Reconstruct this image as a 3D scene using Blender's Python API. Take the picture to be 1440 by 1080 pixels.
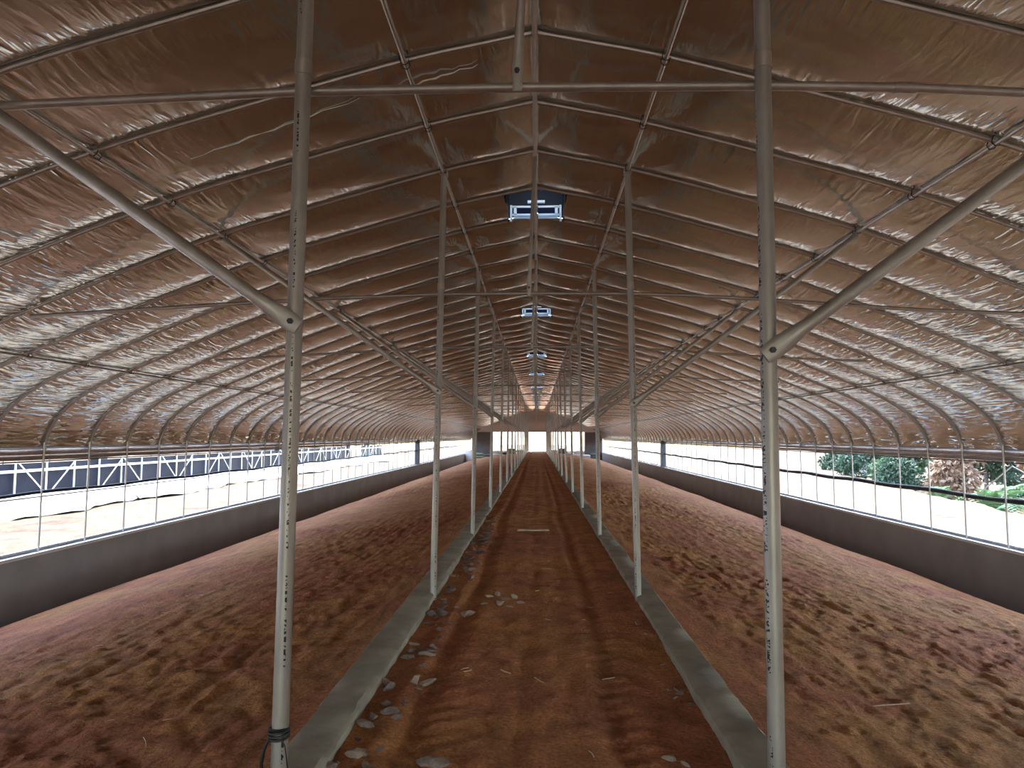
import bpy, math, random
import numpy as np
from mathutils import Vector, Matrix

for o in list(bpy.data.objects):
    bpy.data.objects.remove(o, do_unlink=True)
scene = bpy.context.scene
COL = scene.collection
random.seed(7)
RNG = np.random.default_rng(11)

# ------------------------------------------------------------------ camera
F_PX, PITCH, YAW, ROLL = 1000.0, 0.0741, 0.0355, 0.0029
CAM = Vector((0.018, 0.0, 1.487))
fw = Vector((-math.sin(YAW) * math.cos(PITCH), math.cos(YAW) * math.cos(PITCH), math.sin(PITCH)))
rt = Vector((math.cos(YAW), math.sin(YAW), 0.0))
up = rt.cross(fw)
r2 = rt * math.cos(ROLL) + up * math.sin(ROLL)
u2 = up * math.cos(ROLL) - rt * math.sin(ROLL)
cam_data = bpy.data.cameras.new('camera')
cam_data.sensor_width = 36.0
cam_data.lens = F_PX / 1440.0 * 36.0
cam_data.clip_end = 600.0
cam_data.clip_start = 0.05
cam = bpy.data.objects.new('camera', cam_data)
COL.objects.link(cam)
m3 = Matrix((r2, u2, -fw)).transposed()
cam.matrix_world = Matrix.Translation(CAM) @ m3.to_4x4()
scene.camera = cam

# ------------------------------------------------------------------ world, sun, exposure
world = bpy.data.worlds.new('overcast_sky')
scene.world = world
world.use_nodes = True
bg = world.node_tree.nodes['Background']
sky = world.node_tree.nodes.new('ShaderNodeTexSky')
sky.sky_type = 'NISHITA'
sky.sun_disc = False
sky.sun_elevation = math.radians(66)
sky.sun_rotation = math.radians(0)
sky.air_density = 1.2
sky.dust_density = 2.0
sky.ozone_density = 1.0
world.node_tree.links.new(sky.outputs[0], bg.inputs[0])
bg.inputs[1].default_value = 0.20

sun_d = bpy.data.lights.new('sun', 'SUN')
sun_d.energy = 0.3
sun_d.angle = math.radians(6)
sun_d.color = (1.0, 0.96, 0.9)
sun = bpy.data.objects.new('sun', sun_d)
sun.rotation_euler = (math.radians(-24), math.radians(-2), 0)
COL.objects.link(sun)

vs = scene.view_settings
vs.view_transform = 'Standard'
vs.look = 'None'
vs.gamma = 1.0
vs.use_curve_mapping = False
vs.exposure = 3.5
scene.cycles.max_bounces = 12
scene.cycles.diffuse_bounces = 6
scene.cycles.glossy_bounces = 5
scene.cycles.sample_clamp_indirect = 6.0


# ------------------------------------------------------------------ materials
def new_mat(name):
    m = bpy.data.materials.new(name)
    m.use_nodes = True
    nt = m.node_tree
    return m, nt, nt.nodes['Principled BSDF']


def N(nt, t, **kw):
    n = nt.nodes.new(t)
    for k, v in kw.items():
        if k == 'ins':
            for a, b in v.items():
                n.inputs[a].default_value = b
        else:
            setattr(n, k, v)
    return n


def ramp(nt, src, stops, interp='LINEAR'):
    r = nt.nodes.new('ShaderNodeValToRGB')
    r.color_ramp.interpolation = interp
    e = r.color_ramp.elements
    while len(e) < len(stops):
        e.new(0.5)
    for i, (p, c) in enumerate(stops):
        e[i].position = p
        e[i].color = (c[0], c[1], c[2], 1) if not isinstance(c, (int, float)) else (c, c, c, 1)
    nt.links.new(src, r.inputs[0])
    return r


def coords(nt, kind='Object', scale=(1, 1, 1), rot=(0, 0, 0)):
    tc = nt.nodes.new('ShaderNodeTexCoord')
    mp = nt.nodes.new('ShaderNodeMapping')
    mp.inputs['Scale'].default_value = scale
    mp.inputs['Rotation'].default_value = rot
    nt.links.new(tc.outputs[kind], mp.inputs[0])
    return mp.outputs[0]


def noise(nt, vec, scale, detail=4.0, rough=0.55, dist=0.0):
    n = nt.nodes.new('ShaderNodeTexNoise')
    n.inputs['Scale'].default_value = scale
    n.inputs['Detail'].default_value = detail
    n.inputs['Roughness'].default_value = rough
    n.inputs['Distortion'].default_value = dist
    nt.links.new(vec, n.inputs['Vector'])
    return n.outputs['Fac']


def mix(nt, fac, a, b, mode='MIX'):
    n = nt.nodes.new('ShaderNodeMix')
    n.data_type = 'RGBA'
    n.blend_type = mode
    for sock, val in ((n.inputs[0], fac), (n.inputs[6], a), (n.inputs[7], b)):
        if hasattr(val, 'links') or hasattr(val, 'is_linked'):
            nt.links.new(val, sock)
        elif isinstance(val, (int, float)):
            sock.default_value = val
        else:
            sock.default_value = (*val, 1)
    return n.outputs[2]


def math_n(nt, op, a, b=None, clamp=False):
    n = nt.nodes.new('ShaderNodeMath')
    n.operation = op
    n.use_clamp = clamp
    for i, v in enumerate((a, b)):
        if v is None:
            continue
        if isinstance(v, (int, float)):
            n.inputs[i].default_value = v
        else:
            nt.links.new(v, n.inputs[i])
    return n.outputs[0]


def bump(nt, p, h, strength=0.5, dist=0.02, prev=None):
    b = nt.nodes.new('ShaderNodeBump')
    b.inputs['Strength'].default_value = strength
    b.inputs['Distance'].default_value = dist
    nt.links.new(h, b.inputs['Height'])
    if prev is not None:
        nt.links.new(prev, b.inputs['Normal'])
    nt.links.new(b.outputs[0], p.inputs['Normal'])
    return b.outputs[0]


def simple(name, col, rough=0.6, metal=0.0, var=0.15, scale=8.0, bmp=0.0, spec=0.5):
    m, nt, p = new_mat(name)
    v = coords(nt)
    n = noise(nt, v, scale)
    lo = tuple(c * (1 - var) for c in col)
    hi = tuple(min(1, c * (1 + var)) for c in col)
    r = ramp(nt, n, [(0.3, lo), (0.7, hi)])
    nt.links.new(r.outputs[0], p.inputs['Base Color'])
    p.inputs['Roughness'].default_value = rough
    p.inputs['Metallic'].default_value = metal
    if bmp:
        bump(nt, p, noise(nt, v, scale * 6), bmp, 0.01)
    p.inputs['Specular IOR Level'].default_value = spec
    return m


def soil_mat(name, stops, streak=False):
    m, nt, p = new_mat(name)
    v = coords(nt)
    v2 = coords(nt, scale=(2.2, 0.5, 1.0))
    big = noise(nt, v, 0.55, 5.0, 0.6, 0.4)
    r1 = ramp(nt, big, stops)
    mid = noise(nt, v2 if streak else v, 3.2, 6.0, 0.7, 0.5)
    r2_ = ramp(nt, mid, [(0.30, 0.62), (0.52, 1.0), (0.72, 1.32)])
    c = mix(nt, 1.0, r1.outputs[0], r2_.outputs[0], 'MULTIPLY')
    fine = noise(nt, v, 46.0, 4.0, 0.75)
    r3 = ramp(nt, fine, [(0.30, 0.6), (0.5, 1.0), (0.70, 1.4)])
    c = mix(nt, 1.0, c, r3.outputs[0], 'MULTIPLY')
    # pale crumbs and chaff lying in the soil
    vo = nt.nodes.new('ShaderNodeTexVoronoi')
    vo.inputs['Scale'].default_value = 17.0
    nt.links.new(v, vo.inputs['Vector'])
    spot = ramp(nt, vo.outputs['Distance'], [(0.0, 1.0), (0.10, 1.0), (0.15, 0.0)])
    gate = ramp(nt, noise(nt, v, 6.0), [(0.60, 0.0), (0.66, 0.55)])
    sm = math_n(nt, 'MULTIPLY', spot.outputs[0], gate.outputs[0])
    c = mix(nt, sm, c, (0.50, 0.36, 0.27))
    nt.links.new(c, p.inputs['Base Color'])
    p.inputs['Roughness'].default_value = 0.95
    p.inputs['Specular IOR Level'].default_value = 0.15
    b1 = bump(nt, p, noise(nt, v, 26.0, 6.0, 0.75), 0.9, 0.03)
    bump(nt, p, fine, 0.8, 0.012, b1)
    return m


M = {}
M['path'] = soil_mat('red_path_soil', [(0.25, (0.40, 0.148, 0.078)), (0.45, (0.51, 0.195, 0.098)),
                                      (0.60, (0.56, 0.250, 0.098)), (0.75, (0.50, 0.175, 0.092))])
M['bed'] = soil_mat('red_bed_soil', [(0.25, (0.40, 0.142, 0.074)), (0.42, (0.47, 0.178, 0.094)),
                                    (0.56, (0.52, 0.245, 0.100)), (0.75, (0.54, 0.225, 0.125))], True)
M['yard'] = soil_mat('pale_sandy_yard', [(0.28, (0.115, 0.066, 0.040)), (0.42, (0.19, 0.135, 0.090)),
                                        (0.6, (0.205, 0.160, 0.102)), (0.75, (0.14, 0.087, 0.054))])
M['wall'] = simple('cement_render', (0.25, 0.262, 0.30), 0.85, 0, 0.12, 1.6, 0.25)
M['kerb'] = simple('kerb_concrete', (0.30, 0.270, 0.222), 0.9, 0, 0.28, 3.2, 0.5)
M['galv'] = simple('galvanised_pipe', (0.42, 0.40, 0.37), 0.38, 0.7, 0.14, 14.0)
M['post2'] = simple('plain_post_steel', (0.38, 0.365, 0.335), 0.38, 0.6, 0.14, 9.0)
M['hoop'] = simple('hoop_steel', (0.42, 0.39, 0.36), 0.32, 0.75, 0.12, 10.0)
M['white_steel'] = simple('white_painted_steel', (0.62, 0.62, 0.64), 0.5, 0, 0.05, 6.0)
M['sheet'] = simple('white_ground_film', (0.86, 0.87, 0.88), 0.5, 0, 0.05, 2.0, 0.3)
M['black'] = simple('black_film', (0.009, 0.010, 0.017), 0.5, 0, 0.3, 3.0, 0.4, 0.15)
M['dark_tube'] = simple('dark_rolled_net', (0.03, 0.035, 0.042), 0.7, 0, 0.3, 9.0, 0.4, 0.2)
M['dark_steel'] = simple('dark_steel', (0.05, 0.05, 0.06), 0.5, 0.3, 0.2, 8.0)
M['clip'] = simple('black_wire', (0.02, 0.018, 0.018), 0.5, 0.4, 0.2, 20.0)
M['roll'] = simple('pale_rolled_film', (0.34, 0.305, 0.285), 0.5, 0, 0.16, 12.0, 0.4)
M['navy'] = simple('navy_vent_panel', (0.006, 0.007, 0.022), 0.5, 0, 0.3, 4.0, 0.0, 0.05)
M['vent_white'] = simple('white_vent_frame', (0.84, 0.85, 0.88), 0.5, 0, 0.04, 6.0)
M['flap'] = simple('pale_vent_flap', (0.55, 0.56, 0.56), 0.45, 0, 0.1, 9.0)
M['gable'] = simple('gable_film', (0.40, 0.34, 0.33), 0.6, 0, 0.1, 1.0)
M['dark_panel'] = simple('dark_end_panel', (0.07, 0.06, 0.065), 0.7, 0, 0.2, 2.0)
M['jamb'] = simple('grey_door_jamb', (0.30, 0.29, 0.28), 0.7, 0, 0.1, 3.0)
M['stone'] = simple('grey_stone', (0.27, 0.20, 0.17), 0.85, 0, 0.25, 9.0, 0.5)
M['stone_pale'] = simple('pale_stone', (0.36, 0.265, 0.21), 0.85, 0, 0.2, 9.0, 0.5)
M['stone_purple'] = simple('purple_slate_stone', (0.20, 0.145, 0.14), 0.8, 0, 0.25, 9.0, 0.5)
M['wood'] = simple('weathered_wood', (0.50, 0.37, 0.30), 0.8, 0, 0.2, 14.0, 0.3)
M['straw'] = simple('dry_straw', (0.62, 0.48, 0.33), 0.8, 0, 0.15, 20.0)
M['sack'] = simple('white_sack', (0.78, 0.77, 0.75), 0.7, 0, 0.1, 5.0, 0.5)
M['sack_dark'] = simple('dark_sack', (0.10, 0.12, 0.10), 0.7, 0, 0.3, 5.0, 0.5)
M['sack_green'] = simple('green_sack', (0.20, 0.27, 0.15), 0.7, 0, 0.3, 5.0, 0.5)
M['bark'] = simple('grey_bark', (0.16, 0.13, 0.10), 0.9, 0, 0.3, 12.0, 0.5)
M['rock'] = simple('dark_bank_soil', (0.10, 0.095, 0.09), 0.9, 0, 0.4, 2.5, 0.8)
M['leaf_green'] = simple('leaf_green', (0.12, 0.19, 0.09), 0.55, 0, 0.35, 2.0)
M['leaf_bright'] = simple('leaf_bright', (0.15, 0.26, 0.10), 0.5, 0, 0.3, 2.0)
M['leaf_dark'] = simple('leaf_dark', (0.055, 0.10, 0.055), 0.6, 0, 0.35, 2.0)
M['leaf_brown'] = simple('leaf_brown', (0.30, 0.19, 0.12), 0.7, 0, 0.3, 2.0)
M['leaf_hazed'] = simple('leaf_hazed', (0.36, 0.40, 0.36), 0.7, 0, 0.2, 2.0)  # far foliage: haze and glare painted into a paler leaf colour


def post_mat(name, sgn):
    """galvanised post with a line of tiny black maker's print down one side"""
    m, nt, p = new_mat(name)
    v = coords(nt)
    n = noise(nt, coords(nt, scale=(1, 1, 0.25)), 16.0)
    r = ramp(nt, n, [(0.3, (0.32, 0.305, 0.275)), (0.7, (0.43, 0.415, 0.385))])
    sx = nt.nodes.new('ShaderNodeSeparateXYZ')
    nt.links.new(v, sx.inputs[0])
    x = math_n(nt, 'MULTIPLY', sx.outputs[0], sgn / 0.03)
    a = math_n(nt, 'MULTIPLY', math_n(nt, 'GREATER_THAN', x, 0.60), math_n(nt, 'LESS_THAN', x, 0.84))
    a = math_n(nt, 'MULTIPLY', a, math_n(nt, 'LESS_THAN', sx.outputs[1], 0.0))
    tick = math_n(nt, 'GREATER_THAN', noise(nt, coords(nt, scale=(60, 60, 100)), 1.0, 2.0), 0.53)
    gate = math_n(nt, 'GREATER_THAN', noise(nt, coords(nt, scale=(0, 0, 2.6)), 1.0, 1.0), 0.47)
    a = math_n(nt, 'MULTIPLY', math_n(nt, 'MULTIPLY', a, tick), gate)
    c = mix(nt, a, r.outputs[0], (0.03, 0.03, 0.03))
    nt.links.new(c, p.inputs['Base Color'])
    p.inputs['Metallic'].default_value = 0.6
    p.inputs['Roughness'].default_value = 0.42
    return m


M['post_l'] = post_mat('printed_post_steel_a', 1.0)
M['post_r'] = post_mat('printed_post_steel_b', -1.0)


def foil_mat():
    """crinkled silver insulation foil; UV: u = arc length (m), v = metres along, 1 bay = 1"""
    m, nt, p = new_mat('silver_roof_foil')
    tc = nt.nodes.new('ShaderNodeTexCoord')
    uv = tc.outputs['UV']
    sx = nt.nodes.new('ShaderNodeSeparateXYZ')
    nt.links.new(uv, sx.inputs[0])
    fr = math_n(nt, 'FRACT', sx.outputs[1])
    edge = math_n(nt, 'ABSOLUTE', math_n(nt, 'SUBTRACT', fr, 0.5))      # 0 mid bay .. .5 at hoop
    edge_r = ramp(nt, edge, [(0.05, 0.30), (0.5, 1.0)])
    side = math_n(nt, 'ABSOLUTE', math_n(nt, 'SUBTRACT', sx.outputs[0], 20.0))
    side_r = ramp(nt, math_n(nt, 'DIVIDE', side, 8.5), [(0.15, 0.14), (0.45, 0.55), (0.62, 1.0)])

    def uvn(su, sv, sc, det=4.0, rg=0.6, ds=0.0, rot=0.0):
        mp = nt.nodes.new('ShaderNodeMapping')
        mp.inputs['Scale'].default_value = (su, sv, 1)
        mp.inputs['Rotation'].default_value = (0, 0, rot)
        nt.links.new(uv, mp.inputs[0])
        return noise(nt, mp.outputs[0], sc, det, rg, ds)

    wr = uvn(8.5, 1.5, 1.0, 1.0, 0.5, 0.5, 0.10)          # creases running along the house
    wr = math_n(nt, 'ABSOLUTE', math_n(nt, 'SUBTRACT', wr, 0.5))
    wr2 = uvn(20.0, 3.6, 1.0, 1.0, 0.5, 0.6, -0.1)
    wr2 = math_n(nt, 'ABSOLUTE', math_n(nt, 'SUBTRACT', wr2, 0.5))
    big = uvn(1.1, 1.0, 1.0, 3.0, 0.5)
    h = math_n(nt, 'ADD', math_n(nt, 'MULTIPLY', wr, 0.9), math_n(nt, 'MULTIPLY', wr2, 0.35))
    h = math_n(nt, 'MULTIPLY', math_n(nt, 'MULTIPLY', h, edge_r.outputs[0]), side_r.outputs[0])
    h = math_n(nt, 'ADD', h, math_n(nt, 'MULTIPLY', big, 0.5))
    bump(nt, p, h, 1.0, 0.075)
    dirt = uvn(0.8, 0.8, 1.0, 5.0, 0.6)
    r = ramp(nt, dirt, [(0.3, (0.62, 0.685, 0.655)), (0.7, (0.72, 0.795, 0.765))])
    # fine scratches in the aluminium coat
    sc = uvn(3.0, 26.0, 1.0, 2.0, 0.5, 1.5, 0.7)
    sc = ramp(nt, math_n(nt, 'ABSOLUTE', math_n(nt, 'SUBTRACT', sc, 0.5)), [(0.0, 1.0), (0.014, 0.0)])
    gate = ramp(nt, uvn(2.0, 2.0, 1.0), [(0.53, 0.0), (0.60, 0.75)])
    c = mix(nt, math_n(nt, 'MULTIPLY', sc.outputs[0], gate.outputs[0]), r.outputs[0], (0.85, 0.82, 0.78))
    nt.links.new(c, p.inputs['Base Color'])
    p.inputs['Metallic'].default_value = 0.96
    rr = ramp(nt, uvn(2.5, 2.5, 1.0), [(0.3, 0.11), (0.7, 0.18)])
    nt.links.new(rr.outputs[0], p.inputs['Roughness'])
    return m


M['foil'] = foil_mat()


# ------------------------------------------------------------------ geometry helpers
class MB:
    def __init__(self):
        self.v, self.f = [], []

    def add(self, verts, faces):
        b = len(self.v)
        self.v += [tuple(p) for p in verts]
        self.f += [tuple(i + b for i in q) for q in faces]
        return self

    def box(self, x0, x1, y0, y1, z0, z1):
        vs_ = [(x, y, z) for z in (z0, z1) for y in (y0, y1) for x in (x0, x1)]
        return self.add(vs_, [(0, 2, 3, 1), (4, 5, 7, 6), (0, 1, 5, 4), (2, 6, 7, 3), (0, 4, 6, 2), (1, 3, 7, 5)])

    def tube(self, pts, r, n=8, cap=True, squash=None):
        """tube along pts; r number or list; squash: list of (a,b) scale factors per point"""
        pts = [Vector(p) for p in pts]
        k = len(pts)
        rs = r if isinstance(r, (list, tuple)) else [r] * k
        t0 = (pts[1] - pts[0]).normalized()
        ref = Vector((0, 0, 1)) if abs(t0.z) < 0.9 else Vector((0, 1, 0))
        a = t0.cross(ref).normalized()
        vs_, fs = [], []
        for i, p in enumerate(pts):
            t = (pts[min(i + 1, k - 1)] - pts[max(i - 1, 0)]).normalized()
            a = (a - t * a.dot(t)).normalized()
            b = t.cross(a)
            sa, sb = squash[i] if squash else (1, 1)
            for j in range(n):
                th = 2 * math.pi * j / n
                vs_.append(p + a * (math.cos(th) * rs[i] * sa) + b * (math.sin(th) * rs[i] * sb))
        for i in range(k - 1):
            for j in range(n):
                j2 = (j + 1) % n
                fs.append((i * n + j, i * n + j2, (i + 1) * n + j2, (i + 1) * n + j))
        if cap:
            fs.append(tuple(range(n - 1, -1, -1)))
            fs.append(tuple((k - 1) * n + j for j in range(n)))
        return self.add(vs_, fs)

    def mesh(self, name, smooth=True):
        me = bpy.data.meshes.new(name)
        me.from_pydata(self.v, [], self.f)
        me.update()
        if smooth:
            me.shade_smooth()
            try:
                me.set_sharp_from_angle(angle=math.radians(40))
            except Exception:
                pass
        return me


def obj(name, mesh, mat, parent=None, loc=(0, 0, 0), rotz=0.0):
    if isinstance(mesh, MB):
        mesh = mesh.mesh(name)
    if mat is not None and not mesh.materials:
        mesh.materials.append(M[mat])
    o = bpy.data.objects.new(name, mesh)
    COL.objects.link(o)
    o.location = loc
    o.rotation_euler = (0, 0, rotz)
    if parent is not None:
        o.parent = parent
    return o


def tag(o, label, cat, group=None):
    o['label'] = label
    o['category'] = cat
    if group:
        o['group'] = group
    return o


def thing(name, label, cat, loc=(0, 0, 0), group=None, rotz=0.0):
    o = bpy.data.objects.new(name, None)
    COL.objects.link(o)
    o.empty_display_size = 0.1
    o.location = loc
    o.rotation_euler = (0, 0, rotz)
    return tag(o, label, cat, group)


def struct(name, mesh, mat, label=None):
    o = obj(name, mesh, mat)
    o['kind'] = 'structure'
    if label:
        o['label'] = label
    return o


ORD = ['nearest', 'second', 'third', 'fourth', 'fifth', 'sixth', 'seventh', 'eighth', 'ninth', 'tenth',
       'eleventh', 'twelfth', 'thirteenth', 'fourteenth', 'fifteenth', 'sixteenth', 'seventeenth', 'eighteenth']


# value noise on arrays
_tab = RNG.random((256, 256))


def vnoise(x, y):
    xi = np.floor(x).astype(int)
    yi = np.floor(y).astype(int)
    fx = x - xi
    fy = y - yi
    fx = fx * fx * (3 - 2 * fx)
    fy = fy * fy * (3 - 2 * fy)
    a = _tab[xi % 256, yi % 256]
    b = _tab[(xi + 1) % 256, yi % 256]
    c = _tab[xi % 256, (yi + 1) % 256]
    d = _tab[(xi + 1) % 256, (yi + 1) % 256]
    return (a * (1 - fx) + b * fx) * (1 - fy) + (c * (1 - fx) + d * fx) * fy - 0.5


def fbm(x, y, o=4):
    s, a = 0, 1.0
    for i in range(o):
        s = s + a * vnoise(x * 2 ** i + 17.3 * i, y * 2 ** i + 5.1 * i)
        a *= 0.5
    return s


def grid_mesh(name, xs, ys, zf, smooth=True):
    X, Y = np.meshgrid(xs, ys)
    Z = zf(X, Y)
    nx, ny = len(xs), len(ys)
    co = np.stack([X, Y, Z], -1).reshape(-1, 3)
    i = np.arange(nx * ny).reshape(ny, nx)
    q = np.stack([i[:-1, :-1], i[:-1, 1:], i[1:, 1:], i[1:, :-1]], -1).reshape(-1, 4)
    me = bpy.data.meshes.new(name)
    me.from_pydata(co.tolist(), [], q.tolist())
    me.update()
    if smooth:
        me.shade_smooth()
    return me


# ------------------------------------------------------------------ dimensions
Y0 = 4.628                     # hoop k stands at y = Y0 + k
K_END = 70
Y_END = Y0 + K_END
Y_BACK = -8.0
ZR = 4.22
Z_EAVE = 1.334
XW = 6.79
Z_SILL = -0.10
Z_BED = -0.78
R_HOOP = 0.016
R_PUR = 0.0135
PROF = [(0, 4.22), (0.33, 4.152), (0.884, 4.033), (1.9, 3.752), (3.007, 3.423), (4.3, 2.935), (5.616, 2.383),
        (6.15, 2.12), (6.50, 1.86), (6.70, 1.60), (6.785, 1.334)]


def catmull(P, per=6):
    out = []
    P = [Vector((p[0], p[1])) for p in P]
    n = len(P)
    for i in range(n - 1):
        p0 = P[i - 1] if i > 0 else P[i] * 2 - P[i + 1]
        p3 = P[i + 2] if i + 2 < n else P[i + 1] * 2 - P[i]
        p1, p2 = P[i], P[i + 1]
        for j in range(per):
            t = j / per
            out.append(0.5 * ((2 * p1) + (p2 - p0) * t + (2 * p0 - 5 * p1 + 4 * p2 - p3) * t * t +
                              (3 * p1 - p0 - 3 * p2 + p3) * t ** 3))
    out.append(P[-1])
    return out


ARC = catmull(PROF, 6)


def roof_z(x):
    x = abs(x)
    for a, b in zip(ARC[:-1], ARC[1:]):
        if a.x <= x <= b.x:
            return a.y + (b.y - a.y) * (x - a.x) / max(1e-6, b.x - a.x)
    return Z_EAVE


VENT_K = [3, 10, 18, 25, 33, 40, 48, 55, 63]
VENT_X = 0.33


# ------------------------------------------------------------------ roof foil
def build_ceiling():
    # arc samples, right half then mirrored, offset outward so the foil lies on top of the hoops
    arc = ARC
    nrm = []
    for i in range(len(arc)):
        t = (arc[min(i + 1, len(arc) - 1)] - arc[max(i - 1, 0)]).normalized()
        nrm.append(Vector((-t.y, t.x)) if True else None)
    nrm = [Vector((abs(n.x), abs(n.y))) for n in nrm]
    nrm[0] = Vector((0, 1))
    s = [0.0]
    for a, b in zip(arc[:-1], arc[1:]):
        s.append(s[-1] + (b - a).length)
    cols = []
    for i in range(len(arc) - 1, 0, -1):
        cols.append((-arc[i].x, arc[i].y, -nrm[i].x, nrm[i].y, -s[i]))
    for i in range(len(arc)):
        cols.append((arc[i].x, arc[i].y, nrm[i].x, nrm[i].y, s[i]))
    cols = np.array(cols)
    SUB = 14
    k0, k1 = -13, K_END
    rows = []
    for k in range(k0, k1):
        for j in range(SUB):
            t = j / SUB
            if k in VENT_K and j == 1:
                t = 0.05
            if k in VENT_K and j == SUB - 1:
                t = 0.95
            rows.append(k + t)
    rows.append(float(k1))
    rows = np.array(rows)
    V = rows[:, None] * np.ones(len(cols))[None, :]
    S = np.ones(len(rows))[:, None] * cols[None, :, 4]
    fr = V - np.floor(V)
    para = 1 - np.abs(2 * fr - 1) ** 2.5
    bayn = vnoise(np.floor(V) * 3.7 + 0.5, S * 0.35)
    sag = (0.056 + 0.022 * bayn) * para
    steep = np.clip((np.abs(cols[None, :, 0]) - 6.2) / 0.6, 0, 1)
    sag = sag * (1 - 0.5 * steep)
    near_apex = np.clip(np.abs(cols[None, :, 0]) / 0.3, 0.0, 1)
    sag = sag * (0.45 + 0.55 * near_apex)
    # the foil is pressed up where it crosses a purlin
    ax = np.abs(cols[None, :, 0])
    pin = sum(np.exp(-((ax - px) / 0.22) ** 2) for px in (0.884, 3.007, 5.616))
    pin = np.minimum(pin, 1.0)
    sag = sag * (1 - pin) + np.minimum(sag, 0.024) * pin
    crease = (np.abs(vnoise(S * 7.0 + V * 2.0, V * 1.7)) - 0.2) * 0.010 + fbm(S * 2.2, V * 2.2, 3) * 0.007
    crease = crease * np.clip(para * 1.6, 0, 1) * np.clip(1.2 - pin, 0.1, 1)
    off = R_HOOP + 0.004 - sag + crease
    X = cols[None, :, 0] + cols[None, :, 2] * off
    Z = cols[None, :, 1] + cols[None, :, 3] * off
    Y = Y0 + V
    co = np.stack([X, Y, Z], -1).reshape(-1, 3)
    ny, nx = V.shape
    idx = np.arange(ny * nx).reshape(ny, nx)
    quads = np.stack([idx[:-1, :-1], idx[:-1, 1:], idx[1:, 1:], idx[1:, :-1]], -1)
    cx = 0.5 * (np.abs(cols[:-1, 0]) + np.abs(cols[1:, 0]))
    keep = np.ones(quads.shape[:2], bool)
    rm = 0.5 * (rows[:-1] + rows[1:])
    for k in VENT_K:
        inb = (rm > k + 0.05) & (rm < k + 0.95)
        keep &= ~(inb[:, None] & (cx < VENT_X)[None, :])
    fl = quads[keep]
    me = bpy.data.meshes.new('ceiling')
    me.from_pydata(co.tolist(), [], fl.tolist())
    uvl = me.uv_layers.new(name='UVMap')
    loops = np.zeros(len(me.loops), dtype=np.int32)
    me.loops.foreach_get('vertex_index', loops)
    uvs = np.stack([S.reshape(-1) + 20, V.reshape(-1) + 20], -1)[loops]
    uvl.data.foreach_set('uv', uvs.astype(np.float32).ravel())
    me.update()
    me.shade_smooth()
    return struct('ceiling', me, 'foil', 'crinkled silver-brown foil roof lining stretched over the hoops')


CEIL = build_ceiling()
# two torn strips of pale film stuck to the foil behind the first tie pipe
for (xa, xb_, ya_, yb_, r_) in ((-1.02, -0.40, 0.30, 0.20, 0.0075), (-2.55, -1.25, 0.42, 0.26, 0.0045)):
    pts_, rs_ = [], []
    for j in range(15):
        f_ = j / 14
        xx = xa + (xb_ - xa) * f_
        pts_.append((xx, Y0 + ya_ + (yb_ - ya_) * f_ + 0.012 * math.sin(j * 2.1), roof_z(xx) - 0.034 + 0.003 * math.sin(j * 1.3)))
        rs_.append(r_ * (0.25 + 0.9 * math.sin(math.pi * min(0.97, max(0.05, f_)))) * random.uniform(0.6, 1.2))
    o = obj('torn_strip', MB().tube(pts_, rs_, 5), 'sheet', CEIL)
    o['label'] = 'pale torn film strip'


# ------------------------------------------------------------------ ground
def ysteps(y0, y1, k=0.0065, mn=0.03, near=3.0):
    out = [y0]
    while out[-1] < y1:
        y = out[-1]
        d = max(near, y)
        st = max(mn, k * d) if y > 1.5 else 0.25
        out.append(min(y1, y + st))
    return np.array(out)


KI_L, KO_L, KI_R, KO_R = -0.925, -1.145, 0.925, 1.12
Z_KERB = 0.06


def path_z(X, Y):
    z = -0.005 + fbm(X * 1.3, Y * 0.5, 3) * 0.03 + fbm(X * 8, Y * 5, 3) * 0.018
    wob = fbm(Y * 0.3 + 3, Y * 0.0 + 1, 2) * 0.10
    for cx_, w, dp in ((-0.60, 0.075, 0.034), (0.46, 0.07, 0.036), (-0.06, 0.05, 0.010), (0.22, 0.06, 0.005)):
        d = (X - cx_ - wob) / w
        z = z - dp * (0.75 + 1.2 * vnoise(Y * 0.6 + cx_ * 9, Y * 0 + 2.5)) * np.exp(-d * d) + 0.2 * dp * (np.exp(-((np.abs(d) - 1.9) / 0.7) ** 2))
    # tyre-lug marks across the ruts
    z = z + 0.006 * np.sin(Y * 38 + 3 * np.sin(X * 9)) * np.exp(-((np.abs(X - wob) - 0.5) / 0.14) ** 2)
    return z


struct('floor', grid_mesh('floor', np.arange(-0.96, 0.97, 0.028), ysteps(Y_BACK, Y_END + 6, 0.006), path_z),
       'path', 'trodden red soil path with wheel ruts between the two kerbs')


def bed_z(X, Y, sgn):
    a = (np.abs(X) - 1.12) / (6.72 - 1.12)
    # gentle fall away from the kerb, a little steeper towards the foot of the wall
    z = 0.005 + (Z_BED - 0.005) * np.clip(a, 0, 1) - 0.06 * np.clip((a - 0.72) / 0.28, 0, 1) ** 1.5
    z = z - 0.13 * np.clip((np.abs(X) - 6.22) / 0.22, 0, 1) ** 1.2
    fade = np.clip(a * 12, 0, 1)
    mask = np.clip(0.55 + 1.6 * fbm(X * 0.35 + 9, Y * 0.16, 2), 0.1, 1.3)
    mask = mask * np.clip((0.93 - a) * 5, 0.2, 1)
    skew = X + 0.10 * sgn * Y * (0.4 + vnoise(Y * 0.11, X * 0.2))
    rid = fbm(skew * 6.0, Y * 1.1, 3)
    rid = np.abs(rid) * 0.032
    clod = np.maximum(0, fbm(X * 7.0, Y * 4.4, 3)) * 0.034
    low = fbm(X * 0.6, Y * 0.4, 2) * 0.03
    fine = fbm(X * 13, Y * 10, 3) * 0.026
    return z + fade * (mask * (clod - rid) + low) + fade * fine * mask


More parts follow.
